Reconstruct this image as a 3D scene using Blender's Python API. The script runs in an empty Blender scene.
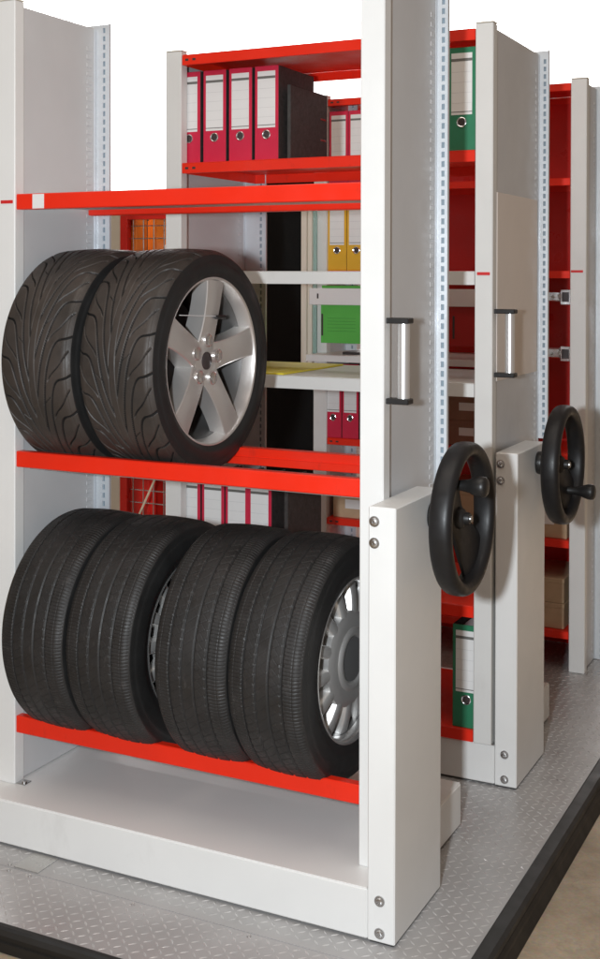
import bpy, bmesh, math, random
import numpy as np
from mathutils import Vector, Matrix
random.seed(7)
R = math.radians
scene = bpy.context.scene
col = scene.collection

# ------------------------------------------------------------------ camera
cam_d = bpy.data.cameras.new('camera'); cam = bpy.data.objects.new('camera', cam_d); col.objects.link(cam)
scene.camera = cam
cam_d.sensor_fit = 'HORIZONTAL'; cam_d.sensor_width = 36.0
cam_d.lens = 1242.43 / 600 * 36
cam_d.shift_x = (300 - 276.74) / 600
cam_d.shift_y = (287.0 - 479.5) / 600
cam_d.clip_start = 0.05; cam_d.clip_end = 100
_yaw, _pit, _rol = 0.47045, 0.00929, 0.00212
fw = Vector((-math.sin(_yaw), math.cos(_yaw), 0)); rt = Vector((math.cos(_yaw), math.sin(_yaw), 0)); up = Vector((0, 0, 1))
fw, up = fw*math.cos(_pit) - up*math.sin(_pit), up*math.cos(_pit) + fw*math.sin(_pit)
rt, up = rt*math.cos(_rol) + up*math.sin(_rol), up*math.cos(_rol) - rt*math.sin(_rol)
cam.matrix_world = Matrix(((rt.x, up.x, -fw.x, 2.12719), (rt.y, up.y, -fw.y, -2.6399), (rt.z, up.z, -fw.z, 1.48487), (0, 0, 0, 1)))

# ------------------------------------------------------------------ world and light (indoor: hall ambience, on-camera flash, added lamps on an added backdrop)
world = bpy.data.worlds.new('World'); scene.world = world; world.use_nodes = True
bg = world.node_tree.nodes['Background']
bg.inputs[0].default_value = (1.0, 0.77, 0.60, 1); bg.inputs[1].default_value = 0.225

def lamp(name, kind, loc, power, color=(1, 1, 1), size=0.1, target=None, size_y=None):
    d = bpy.data.lights.new(name, kind); o = bpy.data.objects.new(name, d); col.objects.link(o)
    o.location = loc; d.energy = power; d.color = color
    if kind == 'AREA':
        d.size = size
        if size_y: d.shape = 'RECTANGLE'; d.size_y = size_y
    else: d.shadow_soft_size = size
    if target: o.rotation_euler = (Vector(target) - Vector(loc)).to_track_quat('-Z', 'Y').to_euler()
    return o
lamp('flash_lamp', 'AREA', (1.80, -2.64, 1.50), 84, (0.88, 0.945, 1.0), 0.09, (0.8, 0.6, 1.05))
lamp('hall_ceiling_lamp', 'AREA', (0.8, -0.9, 4.6), 54, (1.0, 0.92, 0.83), 3.2, (0.8, 0.2, 0))
lamp('added_backdrop_lamp', 'AREA', (-4.0, 4.3, 4.6), 340, (1, 1, 1), 3.0, (-4.0, 6.0, 2.2), 0.5)  # added out of frame, only to turn the backdrop white
lamp('added_backdrop_lamp', 'AREA', (-0.9, 4.3, 4.6), 340, (1, 1, 1), 3.0, (-0.9, 6.0, 2.2), 0.5)  # second added lamp, whitens the rest of the backdrop

vs = scene.view_settings
vs.view_transform = 'Standard'; vs.look = 'None'; vs.exposure = 0.0; vs.gamma = 1.0; vs.use_curve_mapping = False
scene.render.engine = 'CYCLES'
scene.cycles.max_bounces = 8

# ------------------------------------------------------------------ materials
M = {}
def mat(name, color, rough=0.5, metal=0.0, var=0.06, vscale=6.0, bump=0.0, bscale=300.0, spec=0.5, rvar=0.08, coat=0.0, color2=None, detail=4.0):
    m = bpy.data.materials.new(name); m.use_nodes = True; nt = m.node_tree; N = nt.nodes; L = nt.links
    b = N['Principled BSDF']
    tc = N.new('ShaderNodeTexCoord')
    nz = N.new('ShaderNodeTexNoise'); nz.inputs['Scale'].default_value = vscale; nz.inputs['Detail'].default_value = detail
    L.new(tc.outputs['Object'], nz.inputs['Vector'])
    rp = N.new('ShaderNodeValToRGB')
    c = np.array(color)
    lo = np.clip(c*(1-var), 0, 1); hi = np.clip(c*(1+var), 0, 1)
    if color2 is not None: lo = np.array(color2)
    rp.color_ramp.elements[0].position = 0.3; rp.color_ramp.elements[1].position = 0.7
    rp.color_ramp.elements[0].color = (*lo, 1); rp.color_ramp.elements[1].color = (*hi, 1)
    L.new(nz.outputs['Fac'], rp.inputs['Fac']); L.new(rp.outputs['Color'], b.inputs['Base Color'])
    n2 = N.new('ShaderNodeTexNoise'); n2.inputs['Scale'].default_value = vscale*2.3; n2.inputs['Detail'].default_value = 6
    L.new(tc.outputs['Object'], n2.inputs['Vector'])
    mr = N.new('ShaderNodeMapRange'); mr.inputs['From Min'].default_value = 0.3; mr.inputs['From Max'].default_value = 0.7
    mr.inputs['To Min'].default_value = max(0.02, rough-rvar); mr.inputs['To Max'].default_value = min(1, rough+rvar)
    L.new(n2.outputs['Fac'], mr.inputs['Value']); L.new(mr.outputs['Result'], b.inputs['Roughness'])
    b.inputs['Metallic'].default_value = metal; b.inputs['Specular IOR Level'].default_value = spec
    if coat: b.inputs['Coat Weight'].default_value = coat; b.inputs['Coat Roughness'].default_value = 0.15
    if bump:
        n3 = N.new('ShaderNodeTexNoise'); n3.inputs['Scale'].default_value = bscale; n3.inputs['Detail'].default_value = 3
        L.new(tc.outputs['Object'], n3.inputs['Vector'])
        bp = N.new('ShaderNodeBump'); bp.inputs['Strength'].default_value = bump; bp.inputs['Distance'].default_value = 0.001
        L.new(n3.outputs['Fac'], bp.inputs['Height']); L.new(bp.outputs['Normal'], b.inputs['Normal'])
    M[name] = m; return m
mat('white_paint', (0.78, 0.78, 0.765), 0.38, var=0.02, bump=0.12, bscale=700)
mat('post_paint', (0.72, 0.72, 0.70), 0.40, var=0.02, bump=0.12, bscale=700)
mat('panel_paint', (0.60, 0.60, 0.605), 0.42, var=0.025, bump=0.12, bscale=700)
mat('strip_steel', (0.66, 0.69, 0.72), 0.38, metal=0.25, var=0.04)
mat('slot_dark', (0.24, 0.30, 0.35), 0.6)
mat('board_beige', (0.76, 0.69, 0.635), 0.5, var=0.02)
mat('red_paint', (0.82, 0.024, 0.006), 0.36, var=0.04, bump=0.08, bscale=600)
mat('red_back', (0.72, 0.018, 0.012), 0.33, var=0.06)
mat('mark_red', (0.65, 0.02, 0.02), 0.5)
mat('deck_steel', (0.50, 0.49, 0.47), 0.30, metal=0.55, var=0.08, vscale=9, rvar=0.1)
mat('base_top', (0.82, 0.81, 0.79), 0.36, var=0.015, vscale=2, rvar=0.04)
mat('rubber_black', (0.018, 0.017, 0.017), 0.55, var=0.2, vscale=14, bump=0.2, bscale=90)
mat('groove_shade', (0.011, 0.010, 0.0095), 0.75, spec=0.3)  # blacker groove floors: shade of the grooves put into the colour
mat('tyre_rubber', (0.042, 0.033, 0.028), 0.52, var=0.25, vscale=9, bump=0.35, bscale=160, color2=(0.027, 0.023, 0.0205), rvar=0.12)
mat('tyre_worn', (0.018, 0.0163, 0.0157), 0.56, var=0.3, vscale=11, bump=0.4, bscale=180, color2=(0.013, 0.0122, 0.0118), rvar=0.12)
mat('sidewall', (0.014, 0.014, 0.014), 0.52, var=0.2, vscale=8, bump=0.15, bscale=200)
mat('alloy', (0.74, 0.715, 0.69), 0.33, metal=0.75, var=0.02, vscale=5, rvar=0.03)
mat('alloy_dull', (0.60, 0.59, 0.575), 0.36, metal=0.7, var=0.03, vscale=6, rvar=0.03)
mat('barrel_shaded', (0.20, 0.195, 0.19), 0.40, metal=0.7, var=0.03, vscale=6, rvar=0.03)  # alloy darkened so the gaps between the spokes look shaded
mat('alloy_bright', (0.76, 0.75, 0.74), 0.27, metal=0.9, var=0.02, vscale=3, rvar=0.02)
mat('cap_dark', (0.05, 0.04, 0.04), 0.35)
mat('cap_grey', (0.16, 0.16, 0.16), 0.35, metal=0.4)
mat('chrome', (0.80, 0.80, 0.82), 0.16, metal=1.0)
mat('steel', (0.60, 0.60, 0.60), 0.28, metal=1.0)
mat('aluminium', (0.86, 0.87, 0.88), 0.32, metal=0.8, var=0.01, vscale=2, rvar=0.01)
mat('plastic_black', (0.010, 0.0095, 0.0095), 0.42, var=0.15, bump=0.1, bscale=500)
mat('wheel_black', (0.011, 0.0105, 0.011), 0.42, spec=0.35, var=0.12, vscale=20, bump=0.12, bscale=500)
mat('crimson', (0.60, 0.017, 0.060), 0.42, var=0.05, bump=0.15, bscale=900)
mat('binder_green', (0.025, 0.20, 0.10), 0.42, var=0.05, bump=0.15, bscale=900)
mat('binder_yellow', (0.75, 0.42, 0.03), 0.45, var=0.04)
mat('binder_board', (0.045, 0.040, 0.038), 0.6, var=0.25, vscale=60, bump=0.2, bscale=500)
mat('binder_grey', (0.05, 0.049, 0.046), 0.6, var=0.25, vscale=60, bump=0.2, bscale=500)
mat('paper', (0.78, 0.78, 0.77), 0.6, var=0.02)
mat('print_grey', (0.16, 0.16, 0.15), 0.6)
mat('print_faint', (0.60, 0.60, 0.60), 0.6)
mat('folder_green', (0.10, 0.46, 0.07), 0.55, var=0.04)
mat('folder_line', (0.06, 0.30, 0.05), 0.6)
mat('folder_red', (0.42, 0.015, 0.012), 0.5, var=0.04)
mat('sheet_yellow', (0.75, 0.62, 0.05), 0.5, var=0.04)
mat('cardboard', (0.52, 0.38, 0.24), 0.75, var=0.07, vscale=25, bump=0.2, bscale=250)
mat('cardboard_dark', (0.27, 0.145, 0.095), 0.75, var=0.07, vscale=25, bump=0.2, bscale=250)
mat('cream_paint', (0.72, 0.67, 0.57), 0.42, var=0.02)
mat('black_cloth', (0.006, 0.006, 0.006), 0.85, var=0.3, vscale=200, bump=0.4, bscale=800, spec=0.2)
mat('orange_plastic', (0.85, 0.22, 0.02), 0.42, var=0.05)
mat('cage_brown', (0.16, 0.085, 0.055), 0.6, var=0.1)
mat('wood_pale', (0.70, 0.58, 0.42), 0.6, var=0.1, vscale=40)
mat('backdrop_white', (0.92, 0.92, 0.92), 0.9, var=0.005, spec=0.1)
mat('trim_black', (0.010, 0.009, 0.008), 0.5, var=0.2, vscale=8)
mat('trim_grey', (0.020, 0.020, 0.020), 0.5, var=0.15, vscale=8)
g = mat('glass_green', (0.55, 0.78, 0.74), 0.08, var=0.01); g.node_tree.nodes['Principled BSDF'].inputs['Transmission Weight'].default_value = 0.6

# tread plate: grey steel with faint scuffs
m = mat('tread_steel', (0.44, 0.43, 0.425), 0.36, metal=0.25, var=0.09, vscale=5, rvar=0.1, bump=0.1, bscale=200)
mat('tread_lug', (0.60, 0.59, 0.58), 0.30, metal=0.4, var=0.06, vscale=12)

def add_scuffs(name, colr, amount=0.5, scale=55.0):
    nt = M[name].node_tree; N = nt.nodes; L = nt.links; b = N['Principled BSDF']
    src = b.inputs['Base Color'].links[0].from_socket
    tc = N.new('ShaderNodeTexCoord'); mp = N.new('ShaderNodeMapping'); mp.inputs['Scale'].default_value = (1.0, .45, .45); L.new(tc.outputs['Object'], mp.inputs['Vector'])
    nz = N.new('ShaderNodeTexNoise'); nz.inputs['Scale'].default_value = scale; nz.inputs['Detail'].default_value = 5; nz.inputs['Roughness'].default_value = .7; L.new(mp.outputs['Vector'], nz.inputs['Vector'])
    mr = N.new('ShaderNodeMapRange'); mr.inputs['From Min'].default_value = .60; mr.inputs['From Max'].default_value = .74; mr.inputs['To Max'].default_value = amount; L.new(nz.outputs['Fac'], mr.inputs['Value'])
    mx = N.new('ShaderNodeMix'); mx.data_type = 'RGBA'; L.new(mr.outputs['Result'], mx.inputs[0]); L.new(src, mx.inputs[6]); mx.inputs[7].default_value = (*colr, 1); L.new(mx.outputs[2], b.inputs['Base Color'])
add_scuffs('tyre_worn', (.075, .068, .065), .55, 48)
add_scuffs('red_paint', (.42, .020, .010), .35, 22)
add_scuffs('white_paint', (.60, .59, .57), .30, 7)
add_scuffs('post_paint', (.56, .55, .53), .30, 7)
add_scuffs('panel_paint', (.48, .47, .46), .35, 5)
add_scuffs('tyre_rubber', (.12, .095, .08), .35, 36)
add_scuffs('tread_steel', (.36, .34, .325), .5, 14)

# concrete floor: tan, mottled, faint scratches
m = bpy.data.materials.new('concrete'); m.use_nodes = True; nt = m.node_tree; N = nt.nodes; L = nt.links; b = N['Principled BSDF']
tc = N.new('ShaderNodeTexCoord'); n1 = N.new('ShaderNodeTexNoise'); n1.inputs['Scale'].default_value = 6.5; n1.inputs['Detail'].default_value = 10; n1.inputs['Roughness'].default_value = 0.65
L.new(tc.outputs['Object'], n1.inputs['Vector'])
rp = N.new('ShaderNodeValToRGB'); e = rp.color_ramp.elements
e[0].position = 0.28; e[0].color = (0.34, 0.25, 0.165, 1); e[1].position = 0.72; e[1].color = (0.60, 0.48, 0.345, 1)
x = e.new(0.5); x.color = (0.48, 0.375, 0.26, 1)
L.new(n1.outputs['Fac'], rp.inputs['Fac'])
n2 = N.new('ShaderNodeTexNoise'); n2.inputs['Scale'].default_value = 120; n2.inputs['Detail'].default_value = 4; L.new(tc.outputs['Object'], n2.inputs['Vector'])
mx = N.new('ShaderNodeMix'); mx.data_type = 'RGBA'; mx.blend_type = 'MULTIPLY'; mx.inputs[0].default_value = 0.5
L.new(rp.outputs['Color'], mx.inputs[6]); L.new(n2.outputs['Color'], mx.inputs[7]); 
wv = N.new('ShaderNodeTexVoronoi'); wv.feature = 'DISTANCE_TO_EDGE'; wv.inputs['Scale'].default_value = 1.3
nd = N.new('ShaderNodeTexNoise'); nd.inputs['Scale'].default_value = 2.5; nd.inputs['Detail'].default_value = 5; L.new(tc.outputs['Object'], nd.inputs['Vector'])
va = N.new('ShaderNodeVectorMath'); va.operation = 'ADD'; L.new(tc.outputs['Object'], va.inputs[0]); L.new(nd.outputs['Color'], va.inputs[1]); L.new(va.outputs[0], wv.inputs['Vector'])
cr = N.new('ShaderNodeMapRange'); cr.inputs['From Max'].default_value = 0.008; cr.inputs['To Min'].default_value = 0.86; L.new(wv.outputs['Distance'], cr.inputs['Value'])
m2 = N.new('ShaderNodeMix'); m2.data_type = 'RGBA'; m2.blend_type = 'MULTIPLY'; m2.inputs[0].default_value = 0.8
L.new(mx.outputs[2], m2.inputs[6]); L.new(cr.outputs['Result'], m2.inputs[7]); L.new(m2.outputs[2], b.inputs['Base Color'])
b.inputs['Roughness'].default_value = 0.55
bp = N.new('ShaderNodeBump'); bp.inputs['Strength'].default_value = 0.2; bp.inputs['Distance'].default_value = 0.002; L.new(n2.outputs['Fac'], bp.inputs['Height']); L.new(bp.outputs['Normal'], b.inputs['Normal'])
M['concrete'] = m

# ------------------------------------------------------------------ mesh helpers
class MB:
    def __init__(s): s.v = []; s.f = []
    def add(s, vs, fs):
        o = len(s.v); s.v += [tuple(p) for p in vs]; s.f += [tuple(i+o for i in f) for f in fs]; return s
    def box(s, x0, x1, y0, y1, z0, z1, b=0.0015):
        b = min(b, (x1-x0)*.45, (y1-y0)*.45, (z1-z0)*.45)
        bm = bmesh.new(); bmesh.ops.create_cube(bm, size=1)
        for v in bm.verts: v.co = Vector(((x0+x1)/2 + v.co.x*(x1-x0), (y0+y1)/2 + v.co.y*(y1-y0), (z0+z1)/2 + v.co.z*(z1-z0)))
        if b > 0: bmesh.ops.bevel(bm, geom=bm.edges[:], offset=b, segments=1, affect='EDGES')
        bm.verts.index_update()
        s.add([v.co for v in bm.verts], [[v.index for v in f.verts] for f in bm.faces]); bm.free(); return s
    def quad(s, a, b, c, d): return s.add([a, b, c, d], [(0, 1, 2, 3)])
    def lathe(s, prof, n=48, axis='X', c=(0, 0, 0), closed=False):
        """prof: list of (along-axis, radius)"""
        vs = []; m = len(prof)
        for k in range(n):
            t = 2*math.pi*k/n; ct, st = math.cos(t), math.sin(t)
            for a, r in prof:
                p = {'X': (a, r*ct, r*st), 'Y': (r*ct, a, -r*st), 'Z': (r*ct, r*st, a)}[axis]
                vs.append((p[0]+c[0], p[1]+c[1], p[2]+c[2]))
        fs = []
        for k in range(n):
            k2 = (k+1) % n
            for j in range(m if closed else m-1):
                j2 = (j+1) % m
                fs.append((k*m+j, k*m+j2, k2*m+j2, k2*m+j))
        return s.add(vs, fs)
    def tube(s, p0, p1, r, n=12, r1=None):
        p0 = Vector(p0); p1 = Vector(p1); d = (p1-p0).normalized(); a = d.orthogonal().normalized(); bq = d.cross(a); r1 = r if r1 is None else r1
        vs = []
        for p, rr in ((p0, r), (p1, r1)):
            for k in range(n):
                t = 2*math.pi*k/n; vs.append(p + (a*math.cos(t) + bq*math.sin(t))*rr)
        fs = [(k, (k+1) % n, n+(k+1) % n, n+k) for k in range(n)] + [tuple(range(n))[::-1], tuple(range(n, 2*n))]
        return s.add(vs, fs)
    def build(s, name, m, parent=None, smooth=False, loc=None, recalc=True):
        me = bpy.data.meshes.new(name); me.from_pydata(s.v, [], s.f)
        if recalc:
            bm = bmesh.new(); bm.from_mesh(me); bmesh.ops.recalc_face_normals(bm, faces=bm.faces[:]); bm.to_mesh(me); bm.free()
        me.materials.append(M[m]); me.update()
        o = bpy.data.objects.new(name, me); col.objects.link(o)
        if smooth:
            me.shade_smooth()
            try: me.set_sharp_from_angle(angle=R(38))
            except Exception: pass
        if parent: o.parent = parent
        if loc: o.location = loc
        return o
def box(name, m, parent, *a, b=0.0015): return MB().box(*a, b=b).build(name, m, parent)
def empty(name, loc=(0, 0, 0), rz=0.0):
    o = bpy.data.objects.new(name, None); col.objects.link(o); o.location = loc; o.rotation_euler = (0, 0, rz); o.empty_display_size = 0.1; return o
def tag(o, label=None, cat=None, group=None, kind=None):
    if label: o['label'] = label
    if cat: o['category'] = cat
    if group: o['group'] = group
    if kind: o['kind'] = kind
    return o
def copy_tree(o, parent=None):
    c = o.copy(); col.objects.link(c); c.parent = parent
    for ch in [q for q in bpy.data.objects if q.parent == o]: copy_tree(ch, c)
    return c

# ------------------------------------------------------------------ the setting: floor, platform, added backdrop
ZF = -0.062
fl = MB().quad((-9, -6, ZF), (9, -6, ZF), (9, 7, ZF), (-9, 7, ZF)).build('floor', 'concrete'); tag(fl, 'tan concrete floor beyond the black platform edge', kind='structure')
bd = MB().box(-6, 1.3, 6.0, 6.1, ZF, 4.2, b=0).build('backdrop', 'backdrop_white'); tag(bd, 'added white backdrop standing in for the blank background behind the racks', kind='structure')  # white board added to fill the empty background

XE, YF, YS = 1.288, -0.398, -0.176
pf = empty('platform'); tag(pf, 'grey diamond plate platform that carries the racks', kind='structure')
box('tread_sheet', 'tread_steel', pf, -1.6, XE, YF, YS-0.0012, -0.006, 0.0, b=0.0006)
box('tread_sheet', 'tread_steel', pf, -1.6, XE, YS+0.0012, 2.9, -0.006, 0.0, b=0.0006)
box('platform_core', 'trim_grey', pf, -1.6, XE-0.002, YF+0.002, 2.9, ZF, -0.0065, b=0)
# black edging: rolled top strip and stepped side
def prism_y(pr, y0, y1):
    n = len(pr); return [(x, y0, z) for x, z in pr] + [(x, y1, z) for x, z in pr], [(i, (i+1) % n, n+(i+1) % n, n+i) for i in range(n)] + [tuple(range(n)), tuple(range(n, 2*n))[::-1]]
def prism_x(pr, x0, x1):
    n = len(pr); return [(x0, y, z) for y, z in pr] + [(x1, y, z) for y, z in pr], [(i, (i+1) % n, n+(i+1) % n, n+i) for i in range(n)] + [tuple(range(n)), tuple(range(n, 2*n))[::-1]]
side_top = [(XE+.0005, -.02), (XE+.0005, .0015), (XE+.004, .003), (XE+.032, .001), (XE+.040, -.006), (XE+.040, -.02)]
side_low = [(XE+.0005, ZF+.0015), (XE+.0005, -.021), (XE+.0405, -.021), (XE+.046, -.030), (XE+.047, -.038), (XE+.058, ZF+.0015)]
MB().add(*prism_y(side_top, YF-.012, 2.9)).build('edge_strip', 'trim_grey', pf)
MB().add(*prism_y(side_low, YF-.012, 2.9)).build('edge_skirt', 'trim_black', pf)
ft = [(YF-.0005, -.02), (YF-.0005, .0015), (YF-.003, .002), (YF-.010, 0), (YF-.014, -.006), (YF-.014, -.02)]
fl_ = [(YF-.0005, ZF+.0015), (YF-.0005, -.021), (YF-.011, -.021), (YF-.011, -.034), (YF-.016, -.036), (YF-.016, -.046), (YF-.012, -.048), (YF-.012, ZF+.0015)]
MB().add(*prism_x(ft, -1.6, XE)).build('edge_strip', 'trim_grey', pf)
MB().add(*prism_x(fl_, -1.6, XE)).build('edge_skirt', 'trim_black', pf)
# raised lens-shaped lugs of the tread plate
def lugs():
    mb = MB(); p = 0.0240; Lh, Wh, H = 0.0116, 0.0029, 0.0012
    i0, i1 = int(-0.75/p), int((XE-0.012)/p); j0, j1 = int((YF+.014)/p), int(2.75/p)
    for i in range(i0, i1+1):
        for j in range(j0, j1+1):
            x, y = i*p, j*p
            if abs(y-YS) < 0.012: continue
            if y > -0.02 and x < 0.95 and (y < 0.50 or 0.93 < y < 1.4): continue
            if y > 0.5 and x < -0.1: continue
            if 0.12 < x < 0.225 and -0.19 < y < -0.08: continue
            a = R(45) if (i+j) % 2 else R(-45)
            ca, sa = math.cos(a), math.sin(a)
            k = 1 + random.uniform(-.08, .08)
            out = [(-Lh, 0, 0), (-Lh*.5, -Wh*.8, 0), (0, -Wh, 0), (Lh*.5, -Wh*.8, 0), (Lh, 0, 0), (Lh*.5, Wh*.8, 0), (0, Wh, 0), (-Lh*.5, Wh*.8, 0), (-Lh*.45, 0, H*.9), (0, 0, H), (Lh*.45, 0, H*.9)]
            vs_ = [(x+(px*ca-py*sa)*k, y+(px*sa+py*ca)*k, pz-.0001) for px, py, pz in out]
            mb.add(vs_, [(0, 1, 8), (1, 2, 9, 8), (2, 3, 10, 9), (3, 4, 10), (4, 5, 10), (5, 6, 9, 10), (6, 7, 8, 9), (7, 0, 8)])
    o = mb.build('raised_tread', 'tread_lug', pf, smooth=False, recalc=False); o['kind'] = 'stuff'; return o
lugs()
# access plate and countersunk screws by the seam
box('access_plate', 'deck_steel', pf, 0.135, 0.21, -0.172, -0.088, 0.0003, 0.0025, b=0.0006)
for x, y in ((0.135, -.19), (0.20, -.19), (0.118, -.165), (0.504, -.190), (0.815, -.190), (1.12, -.190)):
    o = MB().lathe([(0.0002, 0.0055), (0.0018, 0.0050), (0.0020, 0.0040), (0.0012, 0.0030), (0.0012, 0.0001)], 16, 'Z', (x, y, 0)).build('screw', 'steel', pf, smooth=True)

# ------------------------------------------------------------------ rack parts
def slotted_strip(mb, dark, xs, y, z0, z1, x_lo, x_hi, thick=0.008, pitch=0.0243, w=0.0042, h=0.0075):
    """front face (facing -Y) of a strip with one column of real slots at each x in xs"""
    xs = sorted(xs); cols = []
    prev = x_lo
    for x in xs: cols += [(prev, x-w, False), (x-w, x+w, True)]; prev = x+w
    cols.append((prev, x_hi, False))
    n = int((z1-z0)/pitch); zs = [z0]
    for k in range(n):
        c = z0 + (k+.5)*pitch; zs += [c-h, c+h]
    zs.append(z1)
    for a, b_, hole in cols:
        if not hole: mb.quad((a, y, z0), (b_, y, z0), (b_, y, z1), (a, y, z1)); continue
        for k in range(len(zs)-1):
            if k % 2 == 0: mb.quad((a, y, zs[k]), (b_, y, zs[k]), (b_, y, zs[k+1]), (a, y, zs[k+1]))
            else:
                y2 = y+thick*.6; q = [(a, zs[k]), (b_, zs[k]), (b_, zs[k+1]), (a, zs[k+1])]
                for i in range(4):
                    (xa, za), (xb, zb) = q[i], q[(i+1) % 4]
                    mb.quad((xa, y, za), (xb, y, zb), (xb, y2, zb), (xa, y2, za))
        dark.quad((a-.001, y+thick*.6, z0+.01), (b_+.001, y+thick*.6, z0+.01), (b_+.001, y+thick*.6, z1-.01), (a-.001, y+thick*.6, z1-.01))
    # sides, back, caps
    y2 = y+thick
    mb.quad((x_lo, y, z0), (x_lo, y, z1), (x_lo, y2, z1), (x_lo, y2, z0)); mb.quad((x_hi, y, z0), (x_hi, y2, z0), (x_hi, y2, z1), (x_hi, y, z1))
    mb.quad((x_lo, y2, z0), (x_lo, y2, z1), (x_hi, y2, z1), (x_hi, y2, z0)); mb.quad((x_lo, y, z1), (x_hi, y, z1), (x_hi, y2, z1), (x_lo, y2, z1))

ZT = 2.2186
def frame(root, y0, yr, zb, flange_out=0.0225, flange_in=0.045, side_dimples=True, pin=-0.004, zcut=0.955, xpost=1.0595):
    """front posts, side panels, slotted rear posts. yr = y of the rear post face (local y0 added)"""
    for side in (0, 1):
        xa, xb = ((-0.0595, 0.0) if side == 0 else (1.0, xpost))
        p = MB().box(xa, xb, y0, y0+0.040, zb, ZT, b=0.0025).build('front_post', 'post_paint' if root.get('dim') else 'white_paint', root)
        MB().box(xa-.001, xb+.001, y0-.001, y0+.041, ZT+.0005, ZT+.004, b=.001).build('end_cap', 'cream_paint', p)
        if side == 0: f_ = MB().box(0.0005, 0.030, y0+.004, y0+.034, zb+.0003, zb+.003, b=.0006)
        else: f_ = MB().box(xpost+.0005, xpost+.0065, y0+.004, y0+.034, zb+.0003, zb+.003, b=.0006)
        ft_ = f_.build('foot_plate', 'steel', p)
        if side == 0: MB().lathe([(zb+.003, .008), (zb+.007, .0075), (zb+.009, .0001)], 12, 'Z', (0.017, y0+.019, 0)).build('bolt', 'steel', p, smooth=True)
        pa, pb = ((-0.0585 if pin < -.02 else -0.0505, pin) if side == 0 else (1.005, xpost-.0095 if xpost > 1.055 else xpost-.004))
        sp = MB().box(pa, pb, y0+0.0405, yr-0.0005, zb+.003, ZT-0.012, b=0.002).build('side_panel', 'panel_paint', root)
        # folded lip with pressed marks on the panel's rear margin
        if side_dimples:
            dm = MB(); xx = pb if side == 1 else pb
            n = int((ZT-.05-zb-.02)/0.0243)
            for k in range(n):
                z = zb+.03+k*0.0243; dm.box(xx-.0006, xx+.0016, yr-.046, yr-.020, z-.0062, z+.0062, b=.0012)
            d = dm.build('pressed_mark', 'panel_paint', sp); d['kind'] = 'stuff'
            MB().box(xx+.0002, xx+.0022, yr-.012, yr-.0012, zb+.004, ZT-.014, b=.0008).build('panel_lip', 'strip_steel', sp)
        la, lb = ((-0.0595-flange_out, flange_in) if side == 0 else (1.0-flange_in, 1.0595+flange_out))
        mb, dk = MB(), MB()
        s1 = (la+0.014, lb-0.020) if side == 0 else (la+0.020, lb-0.014)
        if side == 0 or zcut is None: slotted_strip(mb, dk, s1, yr, zb+.002, ZT-.002, la, lb)
        else:
            slotted_strip(mb, dk, s1[:1], yr, zb+.002, ZT-.002, la, 1.03)
            slotted_strip(mb, dk, s1[1:], yr, zcut, ZT-.002, 1.0305, lb)
        rp_ = mb.build('rear_post', 'strip_steel', root); dk.build('slot_backing', 'slot_dark', rp_, recalc=False)
        MB().box(lb-.0005 if side == 0 else lb-.003, lb+.003 if side == 0 else lb+.0005, yr-.006, yr-.0005, zb+.003 if (side == 0 or zcut is None) else zcut, ZT-.001, b=.0006).build('post_edge', 'strip_steel', rp_)

def beam(root, y0, y1, z0, z1, name='beam', m='red_paint', x0=0.0008, x1=0.9992):
    mb = MB().box(x0, x1, y0, y1, z0, z1, b=0.0022); o = mb.build(name, m, root); return o

def shelf(root, y0, y1, zt, lip=0.034, m='red_paint', name='shelf', x0=0.002, x1=0.998, holes=True, ext=None):
    """folded steel tray: top sheet and four turned-down lips"""
    mb = MB(); t = .0022
    mb.box(x0, x1, y0, y1, zt-t, zt, b=.0008)
    mb.box(x0, x1, y0, y0+t, zt-lip, zt-t-.0002, b=.0006)
    mb.box(x0, x1, y0+t+.0002, y0+.014, zt-lip, zt-lip+t, b=.0006)
    mb.box(x0, x1, y1-t, y1, zt-lip, zt-t-.0002, b=.0006)
    mb.box(x0, x0+t, y0+t+.0002, y1-t-.0002, zt-lip, zt-t-.0002, b=.0006)
    mb.box(x1-t, x1, y0+t+.0002, y1-t-.0002, zt-lip, zt-t-.0002, b=.0006)
    if ext: mb.box(ext, x0-.0003, y0+.042, y1, zt-t, zt, b=.0008)
    o = mb.build(name, m, root)
    if holes:
        for x in (x0+.018, x0+.045):
            MB().box(x-.006, x+.006, y0-.0006, y0+.0004, zt-lip*.62, zt-lip*.40, b=.0002).build('lip_slot', 'cap_dark', o)
    return o

def screw_y(x, y, z, parent):
    o = MB().lathe([(0.0, .0125), (-.0022, .0120), (-.0024, .0088), (-.0030, .0085), (-.0062, .0070), (-.0070, .0042), (-.0050, .0036), (-.0050, .0001)], 22, 'Y', (x, y-.0002, z)).build('screw', 'steel', parent, smooth=True)
    return o

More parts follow.
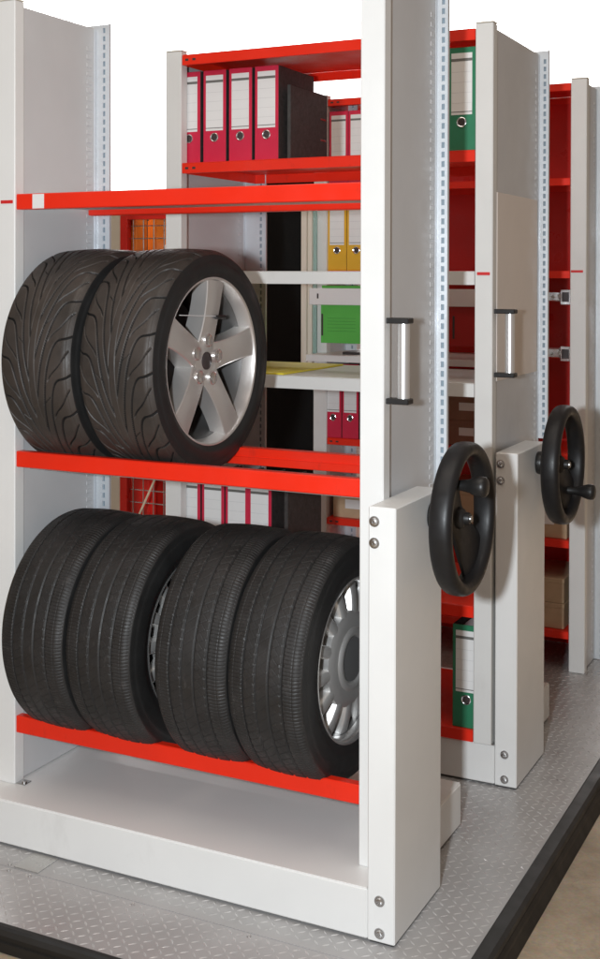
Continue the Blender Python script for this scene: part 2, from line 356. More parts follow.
def hand_wheel(root, loc, flip):
    """loc = centre of the rim; axis +X"""
    hw = empty('hand_wheel', loc); hw.parent = root
    rim = MB(); n = 72; prof = []
    for k in range(20):
        t = 2*math.pi*k/20; ct_, st_ = math.cos(t), math.sin(t); prof.append((0.0265*abs(ct_)**.75*(1 if ct_ > 0 else -1), 0.161+0.0170*abs(st_)**.8*(1 if st_ > 0 else -1)))
    rim.lathe(prof, n, 'X', (0, 0, 0), closed=True); rim.build('rim', 'wheel_black', hw, smooth=True)
    # dished two-armed spoke across the rim
    a0 = R(128) + (math.pi if flip else 0)
    sp = MB(); secs = []
    for s in (-.150, -.115, -.075, -.040, 0, .040, .075, .115, .150):
        w = 0.040 + 0.032*(abs(s)/.150)**1.2; xd = -0.016*(1-(abs(s)/.150)**1.6) - .004
        ring = []
        for u, dx in ((-w, -.004), (-w, .004), (-w*.8, .0075), (0, .0085), (w*.8, .0075), (w, .004), (w, -.004), (0, -.007)):
            y = s*math.cos(a0) - u*math.sin(a0); z = s*math.sin(a0) + u*math.cos(a0); ring.append((xd+dx, y, z))
        secs.append(ring)
    m_ = 8; vs_ = [p for r_ in secs for p in r_]; fs_ = []
    for i in range(len(secs)-1):
        for j in range(m_): fs_.append((i*m_+j, i*m_+(j+1) % m_, (i+1)*m_+(j+1) % m_, (i+1)*m_+j))
    fs_ += [tuple(range(m_)), tuple(range((len(secs)-1)*m_, len(secs)*m_))]
    sp.add(vs_, fs_).build('spoke', 'wheel_black', hw, smooth=True)
    # hub, shaft and end screw
    MB().lathe([(-.078, .0001), (-.078, .033), (-.070, .035), (-.062, .033), (-.060, .020), (-.045, .019), (-.044, .026), (-.008, .026), (.000, .021), (.004, .015), (.012, .0145), (.016, .0130), (.016, .0001)], 28, 'X').build('hub', 'plastic_black', hw, smooth=True)
    MB().lathe([(.0164, .0085), (.020, .0080), (.021, .0060), (.0195, .0045), (.0195, .0001)], 16, 'X').build('end_screw', 'steel', hw, smooth=True)
    # grip
    r0 = 0.112; y, z = r0*math.cos(a0), r0*math.sin(a0)
    MB().lathe([(-.012, .0001), (-.012, .0125), (.004, .0125), (.010, .0115), (.026, .0135), (.038, .0160), (.043, .0185), (.058, .0230), (.067, .0240), (.074, .0225), (.078, .018), (.080, .010), (.080, .0001)], 28, 'X', (0, y, z)).build('grip', 'plastic_black', hw, smooth=True)
    return hw

def handle(root, y, z0=1.190, z1=1.388):
    h = empty('pull_handle', (1.0502, y, z0)); h.parent = root; H = z1-z0
    for z in (0.0, H-.013): MB().box(0, .064, -.017, .017, z, z+.013, b=.002).build('bracket', 'plastic_black', h)
    prof = []
    MB().tube((.046, 0, .0132), (.046, 0, H-.0132), .0140, 24).build('bar', 'aluminium', h, smooth=True)

def housing(root, x0, y0, dy=0.302):
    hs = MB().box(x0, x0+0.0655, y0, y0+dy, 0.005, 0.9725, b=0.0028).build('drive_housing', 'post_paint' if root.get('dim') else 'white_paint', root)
    for x, z in ((x0+.0150, .940), (x0+.0150, .892), (x0+.030, .098), (x0+.030, .026)): screw_y(x, y0, z, hs)
    MB().box(x0+.004, x0+.0615, y0+.006, y0+dy-.006, .0005, .0048, b=.0005).build('rubber_seal', 'rubber_black', hs)
    return hs

def base(root, y0, y1, x1=1.0595):
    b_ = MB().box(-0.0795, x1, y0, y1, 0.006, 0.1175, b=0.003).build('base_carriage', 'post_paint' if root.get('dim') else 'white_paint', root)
    MB().box(-0.0775, x1-.002, y0+.002, y1-.002, 0.1177, 0.1198, b=.0008).build('top_plate', 'base_top', b_)
    MB().box(-0.07, x1-.008, y0+.012, y1-.012, .0008, .0058, b=.0005).build('rubber_seal', 'rubber_black', b_)
    return b_

def mark(root, x0, x1, y, z):
    MB().box(x0, x1, y-.0012, y-.0002, z-.0045, z+.0045, b=.0003).build('marker_strip', 'mark_red', root)

# ---- first rack (with the tyres)
r1 = empty('mobile_rack'); tag(r1, 'white mobile rack in front, red beams carrying car tyres', 'rack', 'shelving racks standing one behind the other')
frame(r1, 0.0, 0.376, 0.1200)
base(r1, -0.0904, 0.562)
for z0, z1 in ((1.659, 1.7005), (0.9710, 1.0138), (0.2585, 0.3040)):
    o = beam(r1, 0.004, 0.030, z0, z1)
    o = MB().box(0.0008, 0.9992, 0.338, 0.371, z0-.002, z1+.001, b=.0022).build('beam', 'red_paint', r1)
    MB().box(0.0012, 0.9988, 0.331, 0.3378, z0-.001, z0+.020, b=.0015).build('beam_step', 'red_paint', o)
box('shelf_deck', 'paper', r1, 0.002, 0.998, 0.0305, 0.3375, 1.6730, 1.6780, b=.001)
box('shelf_deck', 'deck_steel', r1, 0.002, 0.998, 0.058, 0.3305, 0.9590, 0.9615, b=.0006)
box('label_sticker', 'paper', r1, 0.056, 0.094, 0.0030, 0.0037, 1.6605, 1.6985, b=.0002)
mark(r1, -0.047, -0.006, 0, 1.680)
h1 = housing(r1, 1.0600, -0.0904)
hand_wheel(r1, (1.206, 0.135, 0.920), False)
handle(r1, 0.030)

# ---- second rack (binders)
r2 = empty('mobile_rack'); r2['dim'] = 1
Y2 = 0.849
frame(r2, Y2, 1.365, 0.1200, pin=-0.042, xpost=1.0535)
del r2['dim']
tag(r2, 'white mobile rack in the middle with red and white shelves holding ring binders', 'rack', 'shelving racks standing one behind the other')
for zt in (2.206, 1.852): shelf(r2, Y2+.003, 1.364, zt, ext=-.0405)
for zt in (1.498, 1.170): shelf(r2, Y2+.003, 1.364, zt, lip=.040, m='post_paint', holes=False)
for zt in (0.518, 0.154): shelf(r2, Y2+.003, 1.364, zt, ext=-.0405)
base(r2, 0.858, 1.482, 1.0610)
mark(r2, 1.007, 1.046, Y2, 1.491)
housing(r2, 1.0620, 0.858)
hand_wheel(r2, (1.208, 1.068, 0.920), True)
handle(r2, 0.882)
box('cover_board', 'board_beige', r2, 1.0504, 1.0545, 0.892, 1.330, 1.176, 1.730, b=.0012)

# ---- third rack (fixed, red inside)
r3 = empty('fixed_rack'); Y3 = 1.995
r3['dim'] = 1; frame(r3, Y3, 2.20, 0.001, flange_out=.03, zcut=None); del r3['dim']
tag(r3, 'white fixed rack at the back with red shelves and red back wall', 'rack', 'shelving racks standing one behind the other')
for zt in (2.206, 1.852, 1.504, 0.820, 0.492, 0.150): shelf(r3, Y3+.003, 2.36, zt, lip=.028)
box('back_wall', 'red_back', r3, 0.16, 1.045, 2.362, 2.372, 0.0006, 2.195)
box('side_wall', 'panel_paint', r3, 1.005, 1.045, 2.21, 2.36, 0.02, 2.19)
box('side_wall', 'panel_paint', r3, -0.045, -0.005, 2.21, 2.36, 0.02, 2.19)
mark(r3, 1.003, 1.048, Y3, 1.502)
# pull-out hanging file frame on the third rack
dr = MB().box(-0.011, 0.785, 1.850, 1.862, 1.368, 1.434, b=.002).build('file_drawer', 'white_paint', r3)
MB().box(-0.011, -0.001, 1.8625, 2.30, 1.372, 1.430, b=.001).build('drawer_side', 'white_paint', dr)
MB().box(0.775, 0.785, 1.8625, 2.30, 1.372, 1.430, b=.001).build('drawer_side', 'white_paint', dr)
MB().box(0.024, 0.031, 1.8490, 1.8499, 1.393, 1.413, b=.0003).build('key_slot', 'cap_dark', dr)
shelf(r3, 1.850, 2.30, 1.168, lip=.026, m='post_paint', name='pull_out_shelf', x0=-.024, x1=.79, holes=False)
shelf(r3, 1.90, 2.30, 1.100, lip=.020, m='cream_paint', name='pull_out_shelf', x0=.20, x1=.79, holes=False)
# cream side frame with a glass strip, left of the drawer
sf = MB().box(-0.091, -0.067, 1.94, 1.962, 1.10, 1.80, b=.002).build('side_frame', 'cream_paint', r3)
MB().box(-0.0665, -0.047, 1.952, 1.975, 1.10, 1.80, b=.002).build('frame_rail', 'cream_paint', sf)
MB().box(-0.0465, -0.030, 1.962, 1.968, 1.16, 1.80, b=.0008).build('glass_strip', 'glass_green', sf)
# chrome hinges on the third rack's right post
for z in (1.405, 1.190):
    hg = MB().box(0.952, 0.992, 2.042, 2.050, z-.029, z+.029, b=.002).build('hinge', 'chrome', r3)
    MB().box(0.958, 0.985, 2.0405, 2.0418, z-.018, z+.018, b=.0004).build('hinge_cup', 'cap_dark', hg)
    MB().box(0.890, 0.951, 2.044, 2.062, z-.018, z+.022, b=.005).build('hinge_arm', 'chrome', hg)
    MB().tube((0.948, 2.0435, z+.004), (0.948, 2.038, z+.004), .007, 14).build('hinge_screw', 'steel', hg, smooth=True)
    MB().tube((0.922, 2.0435, z+.000), (0.922, 2.038, z+.000), .006, 14).build('hinge_screw', 'steel', hg, smooth=True)

# ------------------------------------------------------------------ wheels
def grid_obj(name, V, nu, nv, m, parent, matfn=None, mats=None):
    """V: (nu,nv,3) closed in u"""
    me = bpy.data.meshes.new(name)
    idx = np.arange(nu*nv).reshape(nu, nv); i2 = np.roll(idx, -1, axis=0)
    q = np.stack([idx[:, :-1], idx[:, 1:], i2[:, 1:], i2[:, :-1]], -1).reshape(-1, 4)
    me.vertices.add(nu*nv); me.vertices.foreach_set('co', V.reshape(-1).astype(np.float32))
    me.loops.add(q.size); me.loops.foreach_set('vertex_index', q.reshape(-1).astype(np.int32))
    me.polygons.add(len(q)); me.polygons.foreach_set('loop_start', np.arange(0, q.size, 4).astype(np.int32))
    me.update(calc_edges=True)
    for mm in (mats or [m]): me.materials.append(M[mm])
    if matfn is not None:
        me.polygons.foreach_set('material_index', matfn.reshape(-1).astype(np.int32))
    me.shade_smooth(); me.validate()
    o = bpy.data.objects.new(name, me); col.objects.link(o); o.parent = parent; return o

def tyre_mesh(name, parent, Rt, hw, rb, kind, sw_h):
    """tread grid with real grooves, plus sidewalls. Rt outer radius, hw half section width, rb bead radius"""
    nu = 2000 if kind == 'v' else 1700
    tw = hw*0.955                                             # half tread width
    nt_ = 176 if kind == 'v' else 150
    t = np.linspace(-1, 1, nt_)
    th = np.arange(nu)/nu*2*np.pi
    crown = -0.006*np.abs(t)**2 - 0.011*np.clip((np.abs(t)-.80)/.20, 0, 1)**2
    T, TH = np.meshgrid(t, th)
    circ = 2*np.pi*Rt; A = TH/(2*np.pi)*circ
    depth = np.zeros_like(T); rng = np.random.default_rng(3)
    def groove(dist, w, d): return d*np.clip(1-np.clip((np.abs(dist)-w*.55)/(w*.45), 0, 1), 0, 1)
    at = np.abs(T)
    if kind == 'v':
        n = 18; pitch = circ/n
        for half in (-1, 1):
            sel = (T*half) >= 0
            off = 0 if half > 0 else .5
            # main sweeping groove: near-circumferential at the centre, lateral at the shoulder
            def curve(u): return pitch*(3.1*np.power(np.clip(1-u, 0, 1), 1.9)) + .16*pitch*np.sin(u*8.5)
            du = 1e-3
            slope = (curve(at+du)-curve(at-du))/(2*du)/tw
            cs = 1/np.sqrt(1+slope**2)
            d = A - curve(at) - off*pitch
            d = (d/pitch - np.round(d/pitch))*pitch*cs
            w = .0026*(1-.35*np.clip((at-.75)/.25, 0, 1))
            dep = groove(d, .0031, .0072)*np.clip((at-.07)/.04, 0, 1)
            # shorter secondary groove between them, shoulder only
            def c2(u): return pitch*(2.0*np.power(np.clip(1-u, 0, 1), 1.5)) + .10*pitch*np.sin(u*9+1)
            s2 = (c2(at+du)-c2(at-du))/(2*du)/tw
            d2 = A - c2(at) - (off+.52)*pitch
            d2 = (d2/pitch - np.round(d2/pitch))*pitch/np.sqrt(1+s2**2)
            dep2 = groove(d2, .0021, .0055)*np.clip((at-.42)/.04, 0, 1)*np.clip((.97-at)/.03, 0, 1)
            # hook: short diagonal nick joining the blocks
            d3 = A - pitch*(0.9*(1-at)) - (off+.2)*pitch
            d3 = (d3/(2*pitch) - np.round(d3/(2*pitch)))*2*pitch
            dep3 = groove(d3, .0017, .0045)*((at > .22) & (at < .46))
            depth = np.where(sel, np.maximum(np.maximum(dep, dep2), dep3), depth)
        depth = np.maximum(depth, groove((at-.085)*tw, .0013, .0030))
        depth = np.maximum(depth, groove((at-.90)*tw, .0008, .0012))
    else:
        for t0, w, dd in ((.17, .0028, .0048), (.52, .0031, .0048), (.78, .0010, .0012)):
            depth = np.maximum(depth, groove((at-t0)*tw, w, dd))
        # shoulder sipes
        p = circ/212; d = A + .0015*np.sin(T*6); d = (d/p-np.round(d/p))*p
        depth = np.maximum(depth, groove(d, .0011, .0017)*((at > .55) & (at < .97)))
        # rib sipes, slanted, and stepped notches along the grooves
        p = circ/84
        for lo, hi, sl in ((.20, .49, .5), ):
            d = A + np.sign(T)*(at-lo)*tw*.55; d = (d/p-np.round(d/p))*p
            depth = np.maximum(depth, groove(d, .0008, .0013)*((at > lo) & (at < hi)))
            d = A + p*.5 - np.sign(T)*(at-lo)*tw*1.1; d = (d/p-np.round(d/p))*p
            depth = np.maximum(depth, groove(d, .0007, .0009)*((at > lo+.08) & (at < hi-.06)))
            for e in (.205, .485, .555):
                d = A + e*p; d = (d/p-np.round(d/p))*p
                depth = np.maximum(depth, .0016*((np.abs(d) < .0026) & (np.abs(at-e) < .028)))
        d = A + T*tw*.8; p2 = circ/70; d = (d/p2-np.round(d/p2))*p2
        depth = np.maximum(depth, groove(d, .0008, .0010)*(at < .13))
    # wear: slow unevenness of the surface
    wob = .0004*np.sin(TH*7+T*3) + .0003*np.sin(TH*17-T*5)
    Rr = Rt + crown[None, :] - depth + wob*0.6
    V = np.stack([T*tw, Rr*np.cos(TH), Rr*np.sin(TH)], -1)
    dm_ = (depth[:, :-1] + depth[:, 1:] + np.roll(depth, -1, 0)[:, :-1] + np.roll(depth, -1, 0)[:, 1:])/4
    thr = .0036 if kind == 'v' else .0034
    ty = grid_obj('tread', V, nu, nt_, None, parent, matfn=(dm_ > thr), mats=['tyre_rubber' if kind == 'v' else 'tyre_worn', 'groove_shade'])  # deep groove faces get the darkened colour, imitating shade
    # sidewalls
    for sgn in (1, -1):
        e = Rt + crown[-1]
        prof = [(tw, e), (tw+.0015, e-.004), (hw*.965, e-.012), (hw*.99, e-.020), (hw*.992, e-.0205), (hw*1.0, e-.028)]
        k = (e-.028-rb)
        prof += [(hw*1.012, rb+k*.72), (hw*1.010, rb+k*.5), (hw*.995, rb+k*.3), (hw*.985, rb+k*.27), (hw*.975, rb+k*.12), (hw*.955, rb+k*.02), (hw*.93, rb-.004), (hw*.80, rb-.006)]
        MB().lathe([(sgn*a, r_) for a, r_ in prof], 120, 'X').build('sidewall', 'sidewall', parent if ty is None else ty, smooth=True)
    return ty

def loft(mb, secs):
    m_ = len(secs[0]); vs_ = [p for s in secs for p in s]; fs_ = []
    for i in range(len(secs)-1):
        for j in range(m_): fs_.append((i*m_+j, i*m_+(j+1) % m_, (i+1)*m_+(j+1) % m_, (i+1)*m_+j))
    fs_ += [tuple(range(m_)), tuple(range((len(secs)-1)*m_, len(secs)*m_))]
    return mb.add(vs_, fs_)

def spoke_mesh(a, secdef):
    """secdef: list of (r, halfwidth, x_front, x_back, edge)"""
    secs = []
    ca, sa = math.cos(a), math.sin(a)
    for r_, w, xf, xb, e in secdef:
        ring = []
        for u, x_ in ((-w-.004, xb), (-w, xf-e), (-w+e*.8, xf-e*.25), (-w*.45, xf+.0004), (0, xf+.0012), (w*.45, xf+.0004), (w-e*.8, xf-e*.25), (w, xf-e), (w+.004, xb)):
            ring.append((x_, r_*ca-u*sa, r_*sa+u*ca))
        secs.append(ring)
    return loft(MB(), secs)

def build_wheel_v():
    root = empty('car_wheel')
    tyre_mesh('tyre', root, 0.298, 0.117, 0.222, 'v', 0)
    fx = 0.107
    rim = MB().lathe([(fx, .2235), (fx+.004, .2235), (fx+.005, .2205), (fx+.003, .2165), (fx-.006, .2125), (fx-.034, .2075), (fx-.036, .2090), (fx-.02, .2165), (fx, .2235)], 96, 'X').build('rim', 'alloy', root, smooth=True)
    MB().lathe([(fx-.0345, .2074), (fx-.060, .1985), (-.045, .1935), (-.085, .206), (-.098, .2215), (-.100, .2235), (-.092, .2265), (-.04, .203), (.03, .205), (fx-.036, .2085)], 96, 'X').build('barrel', 'barrel_shaded', rim, smooth=True)
    secdef = [(.040, .040, fx-.022, fx-.075, .004), (.060, .0365, fx-.0185, fx-.073, .004), (.080, .0345, fx-.015, fx-.068, .003), (.105, .0340, fx-.011, fx-.062, .003), (.130, .0345, fx-.008, fx-.056, .003), (.155, .0355, fx-.0055, fx-.052, .003), (.178, .037, fx-.004, fx-.049, .003), (.197, .039, fx-.003, fx-.047, .003), (.213, .042, fx-.002, fx-.045, .003)]
    tilt = R(84)
    for k in range(5): spoke_mesh(tilt+k*2*math.pi/5, secdef).build('spoke', 'alloy', rim, smooth=True)
    MB().lathe([(fx-.075, .0001), (fx-.075, .060), (fx-.030, .058), (fx-.0215, .052), (fx-.0185, .032), (fx-.018, .0245), (fx-.021, .0243), (fx-.021, .0001)], 48, 'X').build('hub', 'alloy', rim, smooth=True)
    MB().lathe([(fx-.0205, .0235), (fx-.0165, .0232), (fx-.0145, .020), (fx-.0135, .0001)], 36, 'X').build('centre_cap', 'cap_dark', rim, smooth=True)
    for k in range(5):
        a = tilt+k*2*math.pi/5; c = (0, .054*math.cos(a), .054*math.sin(a))
        MB().lathe([(fx-.0235, .0190), (fx-.0135, .0184), (fx-.0125, .0165), (fx-.0145, .0140), (fx-.0165, .0080), (fx-.0170, .0001)], 24, 'X', c).build('lug_seat', 'alloy_bright', rim, smooth=True)
    # added dark disc standing in for the shade behind the spokes
    MB().lathe([(-.060, .0001), (-.060, .185), (-.066, .188)], 48, 'X').build('gap_shade_disc', 'cap_dark', rim, smooth=True)
    return root

def build_wheel_c():
    root = empty('car_wheel')
    tyre_mesh('tyre', root, 0.2965, 0.103, 0.2035, 'c', 0)
    fx = 0.094
    rim = MB().lathe([(fx, .2015), (fx+.004, .2015), (fx+.005, .199), (fx+.003, .195), (fx-.005, .1905), (fx-.012, .1885), (fx-.024, .1862), (fx-.026, .1875), (fx-.015, .1935), (fx, .2015)], 96, 'X').build('rim', 'alloy_bright', root, smooth=True)
    MB().lathe([(fx-.0243, .1860), (fx-.055, .180), (-.045, .1765), (-.085, .186), (-.094, .1995), (-.096, .2015), (-.09, .2045), (-.04, .184), (.03, .186), (fx-.026, .187)], 96, 'X').build('barrel', 'barrel_shaded', rim, smooth=True)
    n = 13
    sd = [(.100, .0150, fx-.010, fx-.040, .004), (.125, .0145, fx-.012, fx-.040, .004), (.150, .0150, fx-.016, fx-.042, .004), (.172, .0170, fx-.022, fx-.045, .004), (.186, .0200, fx-.027, fx-.048, .003)]
    for k in range(n): spoke_mesh(R(90)+(k+.5)*2*math.pi/n, sd).build('spoke', 'alloy_dull', rim, smooth=True)
    MB().lathe([(fx-.045, .0001), (fx-.045, .118), (fx-.013, .116), (fx-.0085, .108), (fx-.006, .088), (fx-.0055, .078), (fx-.002, .075), (fx+.001, .070), (fx+.001, .062), (fx-.002, .058), (fx-.006, .056), (fx-.006, .0001)], 72, 'X').build('hub_cover', 'alloy_dull', rim, smooth=True)
    MB().lathe([(fx-.0058, .0545), (fx-.0035, .053), (fx-.0025, .040), (fx-.002, .0001)], 48, 'X').build('centre_cap', 'cap_grey', rim, smooth=True)
    MB().lathe([(-.060, .0001), (-.060, .172), (-.066, .174)], 48, 'X').build('gap_shade_disc', 'cap_dark', rim, smooth=True)  # same dark disc in place of shade inside this rim
    return root

wv_ = build_wheel_v(); wv2 = copy_tree(wv_)
for o, x, y, rx, rz, lab in ((wv_, 0.382, 0.212, 0, -2.4, 'low-profile tyre on a five-spoke alloy rim, right one on the middle red beams'),
                         (wv2, 0.134, 0.203, 23, -1.0, 'low-profile tyre with swept grooves, left one on the middle red beams, rim hidden')):
    o.location = (x, y, 0.9617+.2965); o.rotation_euler = (R(rx), 0, R(rz))
    tag(o, lab, 'tyre', 'low-profile wheels on the middle beams')
# clear cable tie strung across the right alloy rim
MB().tube((.1035, -.150, .125), (.1045, .020, .118), .0011, 8).build('cable_tie', 'paper', wv_)
MB().box(.098, .112, .018, .062, .110, .120, b=.003).build('tie_tag', 'plastic_black', wv_)

wc = build_wheel_c(); wheels = [wc]+[copy_tree(wc) for _ in range(3)]
labs = ['worn tyre farthest left on the lowest red beams, against the left post', 'worn tyre second from left on the lowest red beams', 'worn tyre third from left on the lowest red beams', 'worn tyre with silver multi-slot rim, farthest right on the lowest red beams']
for o, x, y, rx, rz, lab in zip(wheels, (.149, .355, .609, .824), (.172, .172, .172, .168), (31, 77, 140, 0), (-1.8, -2.5, .2, -2.6), labs):
    o.location = (x, y, .3055+.2365); o.rotation_euler = (R(rx), 0, R(rz)); tag(o, lab, 'tyre', 'worn wheels on the lowest beams')

# ------------------------------------------------------------------ ring binders
def binder(m, w=0.084, h=0.303, d=0.27, board='binder_board'):
    root = empty('ring_binder')
    MB().box(0, w, 0, .0035, 0, h, b=.0012).build('spine', m, root)
    MB().box(0, .003, .0037, d, 0.0, h, b=.0008).build('cover', board, root)
    rc = MB().box(w-.003, w, .0037, d, 0.0, h, b=.0008).build('cover', board, root)
    MB().box(.006, w-.006, .012, d-.012, .006, h-.022, b=.001).build('paper_stack', 'paper', root)
    for z in (h*.36, h*.64): MB().box(w-.0002, w+.0016, d-.030, d-.004, z-.003, z+.003, b=.0007).build('eyelet', 'chrome', rc)
    lb = MB().box(.010, w-.010, -.0008, -.0001, h*.347, h*.945, b=.0002).build('label', 'paper', root)
    MB().box(.010, w-.010, -.0013, -.0009, h*.865, h*.892, b=.0001).build('label_band', 'print_grey', lb)
    MB().box(.010, w-.010, -.0013, -.0009, h*.372, h*.380, b=.0001).build('label_rule', 'print_grey', lb)
    for q in (.46, .56, .66, .76): MB().box(.012, w-.012, -.0012, -.0009, h*q, h*q+.0010, b=.0001).build('label_rule', 'print_faint', lb)
    c = (w/2, 0, h*.275)
    rg = MB().lathe([(-.0002, .0152), (-.0022, .0148), (-.0028, .0132), (-.0020, .0112), (-.0004, .0108)], 32, 'Y', c).build('finger_ring', 'chrome', root, smooth=True)
    MB().lathe([(-.0003, .0109), (-.0006, .0001)], 24, 'Y', c).build('finger_hole', 'cap_dark', rg)
    return root
proto = {k: binder(k) for k in ('crimson', 'binder_green', 'binder_yellow')}
used = set()
def put_binder(m, x, y, z, label, group=None, rz=0.0):
    o = proto[m] if m not in used else copy_tree(proto[m]); used.add(m)
    o.location = (x, y, z); o.rotation_euler = (0, 0, rz); tag(o, label, 'binder', group or 'ring binders on the shelves'); return o
ords = ('leftmost', 'second from left', 'third from left', 'fourth from left')
for i, x in enumerate((-.0385, .0580, .1545, .2495)):
    put_binder('crimson', x, Y2+.045, 1.8523, 'crimson ring binder, %s on the upper shelf of the middle rack' % ords[i], rz=R((0, .6, -.4, .3)[i]))
for i, x in enumerate((-.0365, .0545, .1435, .2275)):
    put_binder('crimson', x, Y2+.045, .5183, 'crimson ring binder, %s behind the lower tyres on the middle rack' % ords[i], rz=R((.4, -.5, 0, .6)[i]))
for i, x in enumerate((.004, .090)):
    put_binder('crimson', x, Y3+.012, 1.8523, 'crimson ring binder, %s on the upper shelf of the back rack' % ('left one' if i == 0 else 'right one'))
for i, x in enumerate((.002, .078)):
    o = put_binder('crimson', x-.012, Y3+.010, .8203, 'crimson ring binder, %s below the green hanging file' % ('left one' if i == 0 else 'right one'))
    o.scale = (.86, 1, 1)
for i, x in enumerate((-.002, .084)):
    put_binder('binder_yellow', x, Y3+.012, 1.5043, 'yellow ring binder, %s of the pair on the back rack' % ('left one' if i == 0 else 'right one'))
put_binder('binder_green', .912, Y2+.014, 1.8523, 'green ring binder on the upper right shelf beside the middle rack post')
put_binder('binder_green', .932, Y2+.014, .1543, 'green ring binder on the lowest shelf of the middle rack')
gb = empty('document_folder', (.349, .928, 1.8523)); tag(gb, 'dark grey upright folder with two metal eyelets, right of the upper crimson row', 'folder')
MB().box(0, .012, 0, .282, 0, .243, b=.0012).build('cover', 'binder_grey', gb)
MB().box(.002, .010, .2822, .285, 0, .243, b=.0006).build('back_edge', 'crimson', gb)
for z in (.088, .158): MB().box(.0121, .0138, .225, .268, z-.003, z+.003, b=.0007).build('eyelet', 'chrome', gb)
kb = MB().box(.362, .375, .885, 1.14, .5185, .80, b=.002).build('document_folder', 'binder_board'); tag(kb, 'black document folder right of the crimson binders behind the lower tyres', 'folder')

# ------------------------------------------------------------------ hanging files, yellow sheet, boxes
gf = empty('hanging_file'); tag(gf, 'bright green hanging file with black tab in the white drawer', 'file')
MB().box(.034, .52, 1.8665, 1.8685, 1.216, 1.428, b=.0006).build('cover', 'folder_green', gf); MB().box(.034, .52, 1.874, 1.876, 1.220, 1.445, b=.0006).build('cover', 'folder_green', gf)
MB().box(.036, .044, 1.8655, 1.8663, 1.245, 1.332, b=.0002).build('black_tab', 'cap_dark', gf)
for z in (1.314, 1.302, 1.290, 1.276, 1.263): MB().box(.062, .185, 1.8658, 1.8664, z, z+.0018, b=.0001).build('printed_line', 'folder_line', gf)
rf = empty('hanging_file'); tag(rf, 'dark red hanging file with black tab at the right of the white drawer', 'file')
MB().box(.56, .765, 1.8665, 1.8685, 1.218, 1.372, b=.0006).build('cover', 'folder_red', rf); MB().box(.56, .765, 1.874, 1.876, 1.220, 1.38, b=.0006).build('cover', 'folder_red', rf)
MB().box(.585, .593, 1.8655, 1.8663, 1.245, 1.332, b=.0002).build('black_tab', 'cap_dark', rf)
yf_ = MB().box(.05, .37, .865, 1.33, 1.1705, 1.1760, b=.001); o = yf_.build('document_folder', 'sheet_yellow'); tag(o, 'thin yellow sheet lying flat on the lower white shelf', 'folder');  # thin yellow slab covering part of the shelf top
dp = MB().box(.10, .32, 1.93, 2.20, 1.1685, 1.178, b=.001).build('document_stack', 'cap_dark'); tag(dp, 'dark stack of papers on the pull-out shelf under the green file', 'papers')

def carton(x0, x1, y0, y1, z0, z1, label, m='cardboard', lab=None):
    r_ = empty('cardboard_box', ((x0+x1)/2, (y0+y1)/2, z0)); hx, hy, h = (x1-x0)/2, (y1-y0)/2, z1-z0
    MB().box(-hx, hx, -hy, hy, 0, h*.985, b=.0025).build('body', m, r_)
    MB().box(-hx-.0015, hx+.0015, -hy-.0015, hy+.0015, h*.80, h, b=.0025).build('lid', m, r_)
    if lab: MB().box(lab[0], lab[1], -hy-.0022, -hy-.0016, h*lab[2], h*lab[3], b=.0002).build('paper_label', 'paper', r_)
    tag(r_, label, 'box', 'cardboard boxes on the back rack'); return r_
carton(.02, .30, 2.02, 2.30, .4925, .605, 'tan cardboard box with white label, at the left behind the lower tyres', lab=(-.085, .0, .35, .68))
carton(.42, .70, 2.02, 2.32, .8205, .918, 'dark brown box with label, lower of the pair under the white shelf', 'cardboard_dark', (.0, .06, .4, .72))
carton(.42, .70, 2.02, 2.32, .9185, 1.016, 'dark brown box with label, upper of the pair under the white shelf', 'cardboard_dark', (.0, .07, .4, .72))
carton(.76, .975, 2.02, 2.32, .1505, .247, 'tan cardboard box, lower of the pair beside the back rack post')
carton(.76, .975, 2.02, 2.32, .2475, .342, 'tan cardboard box, upper of the pair beside the back rack post')
carton(.74, .985, 2.02, 2.32, .4925, .640, 'tan cardboard box with white label, behind the rear hand wheel', lab=(.03, .075, .35, .95))
carton(.48, .70, 2.02, 2.32, .4925, .66, 'tan cardboard box on the back rack, seen through the front hand wheel')

# ------------------------------------------------------------------ black partition, wire cage and what stands in it
bp_ = empty('partition_screen', (-.45, 2.45, 0)); tag(bp_, 'black cloth partition screen behind the middle rack', 'screen')
MB().box(-.35, .30, 0, .03, .03, 1.98, b=.004).build('cloth_panel', 'black_cloth', bp_)
MB().box(-.35, .30, -.012, .042, 0.0005, .0295, b=.003).build('foot_rail', 'trim_black', bp_)

cg = empty('wire_cage', (-.55, 1.5, 0)); tag(cg, 'red framed wire mesh cage left behind the front rack', 'cage')
MB().box(-.131, -.097, 0, .03, 0.0005, 1.735, b=.002).build('cage_post', 'red_back', cg)
MB().box(-.178, -.133, .004, .034, 0.0005, 1.735, b=.002).build('cage_post', 'cream_paint', cg)
MB().box(.32, .355, 0, .03, 0.0005, 1.735, b=.002).build('cage_post', 'red_back', cg)
MB().box(-.0965, .3195, 0, .03, 1.705, 1.735, b=.002).build('cage_rail', 'red_back', cg)
MB().box(-.0965, .3195, 0, .03, 0.06, 0.10, b=.002).build('cage_rail', 'red_back', cg)
MB().box(-.75, .3195, .40, .41, 0.002, 1.735, b=.002).build('added_cage_back', 'cage_brown', cg)  # brown panel added to hide the bright backdrop behind the mesh
ws = MB()
for k in range(9): ws.tube((-.075+k*.048, .012, 0.1), (-.075+k*.048, .012, 1.705), .0022, 6)
for k in range(34): ws.tube((-.0965, .017, .03+k*.05), (.3195, .017, .03+k*.05), .0022, 6)
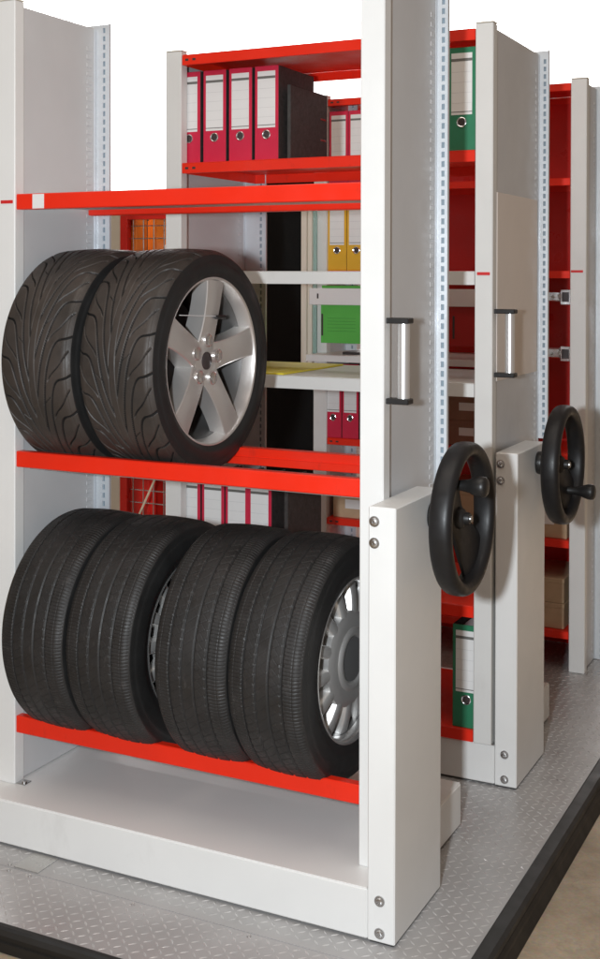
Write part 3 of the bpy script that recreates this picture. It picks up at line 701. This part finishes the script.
o = ws.build('mesh_wire', 'steel', cg, recalc=False); o['kind'] = 'stuff'
def crate(name, loc, w, d, h, m, label, cat, group=None):
    r_ = empty(name, loc); MB().box(-w/2, w/2, 0, d, 0, h, b=.004).build('body', m, r_)
    for k in (-1, 1): MB().box(k*w*.32-.006, k*w*.32+.006, -.006, -.0003, .01, h-.01, b=.001).build('rib', m, r_)
    MB().box(-w/2-.004, w/2+.004, -.005, d+.004, h+.0003, h+.012, b=.003).build('lid', m, r_)
    tag(r_, label, cat, group); return r_
crate('plastic_container', (-.655, 1.536, 1.295), .056, .08, .42, 'orange_plastic', 'tall orange plastic container at the left inside the wire cage', 'container', 'orange containers in the cage')
crate('plastic_container', (-.613, 1.630, 1.295), .036, .08, .42, 'orange_plastic', 'narrower orange plastic container at the right inside the wire cage', 'container', 'orange containers in the cage')
sh = empty('cage_shelf', (-.62, 1.525, 1.276)); tag(sh, 'dark red shelf inside the wire cage', 'shelf'); MB().box(-.24, .20, 0, .28, 0, .018, b=.002).build('board', 'red_back', sh)
for k in (-.22, .18): MB().box(k, k+.02, .26, .28, -1.2745, -.0005, b=.001).build('upright', 'red_back', sh)
sh['label'] = 'dark red shelf stand inside the wire cage'
crate('storage_box', (-.54, 1.66, 1.2945), .12, .12, .235, 'red_back', 'small red storage box under the grey tool in the wire cage', 'box')
tl = empty('power_tool', (-.55, 1.72, 1.5425)); tag(tl, 'grey and white power tool lying in the wire cage', 'tool')
MB().lathe([(-.06, .0001), (-.06, .026), (-.045, .034), (.02, .036), (.035, .028), (.06, .020), (.062, .0001)], 20, 'X', (0, 0, .038)).build('body', 'paper', tl, smooth=True)
MB().box(-.03, .01, -.018, .018, .0005, .02, b=.004).build('grip', 'cap_grey', tl)
crate('storage_box', (-.72, 1.70, 0.0005), .15, .15, .64, 'red_back', 'tall red storage bin low down inside the wire cage', 'box')
rod = MB().tube((-.640, 1.47, .40), (-.440, 1.44, .765), .0045, 10).build('wooden_rod', 'wood_pale'); tag(rod, 'thin pale wooden rod leaning across the wire cage', 'rod')
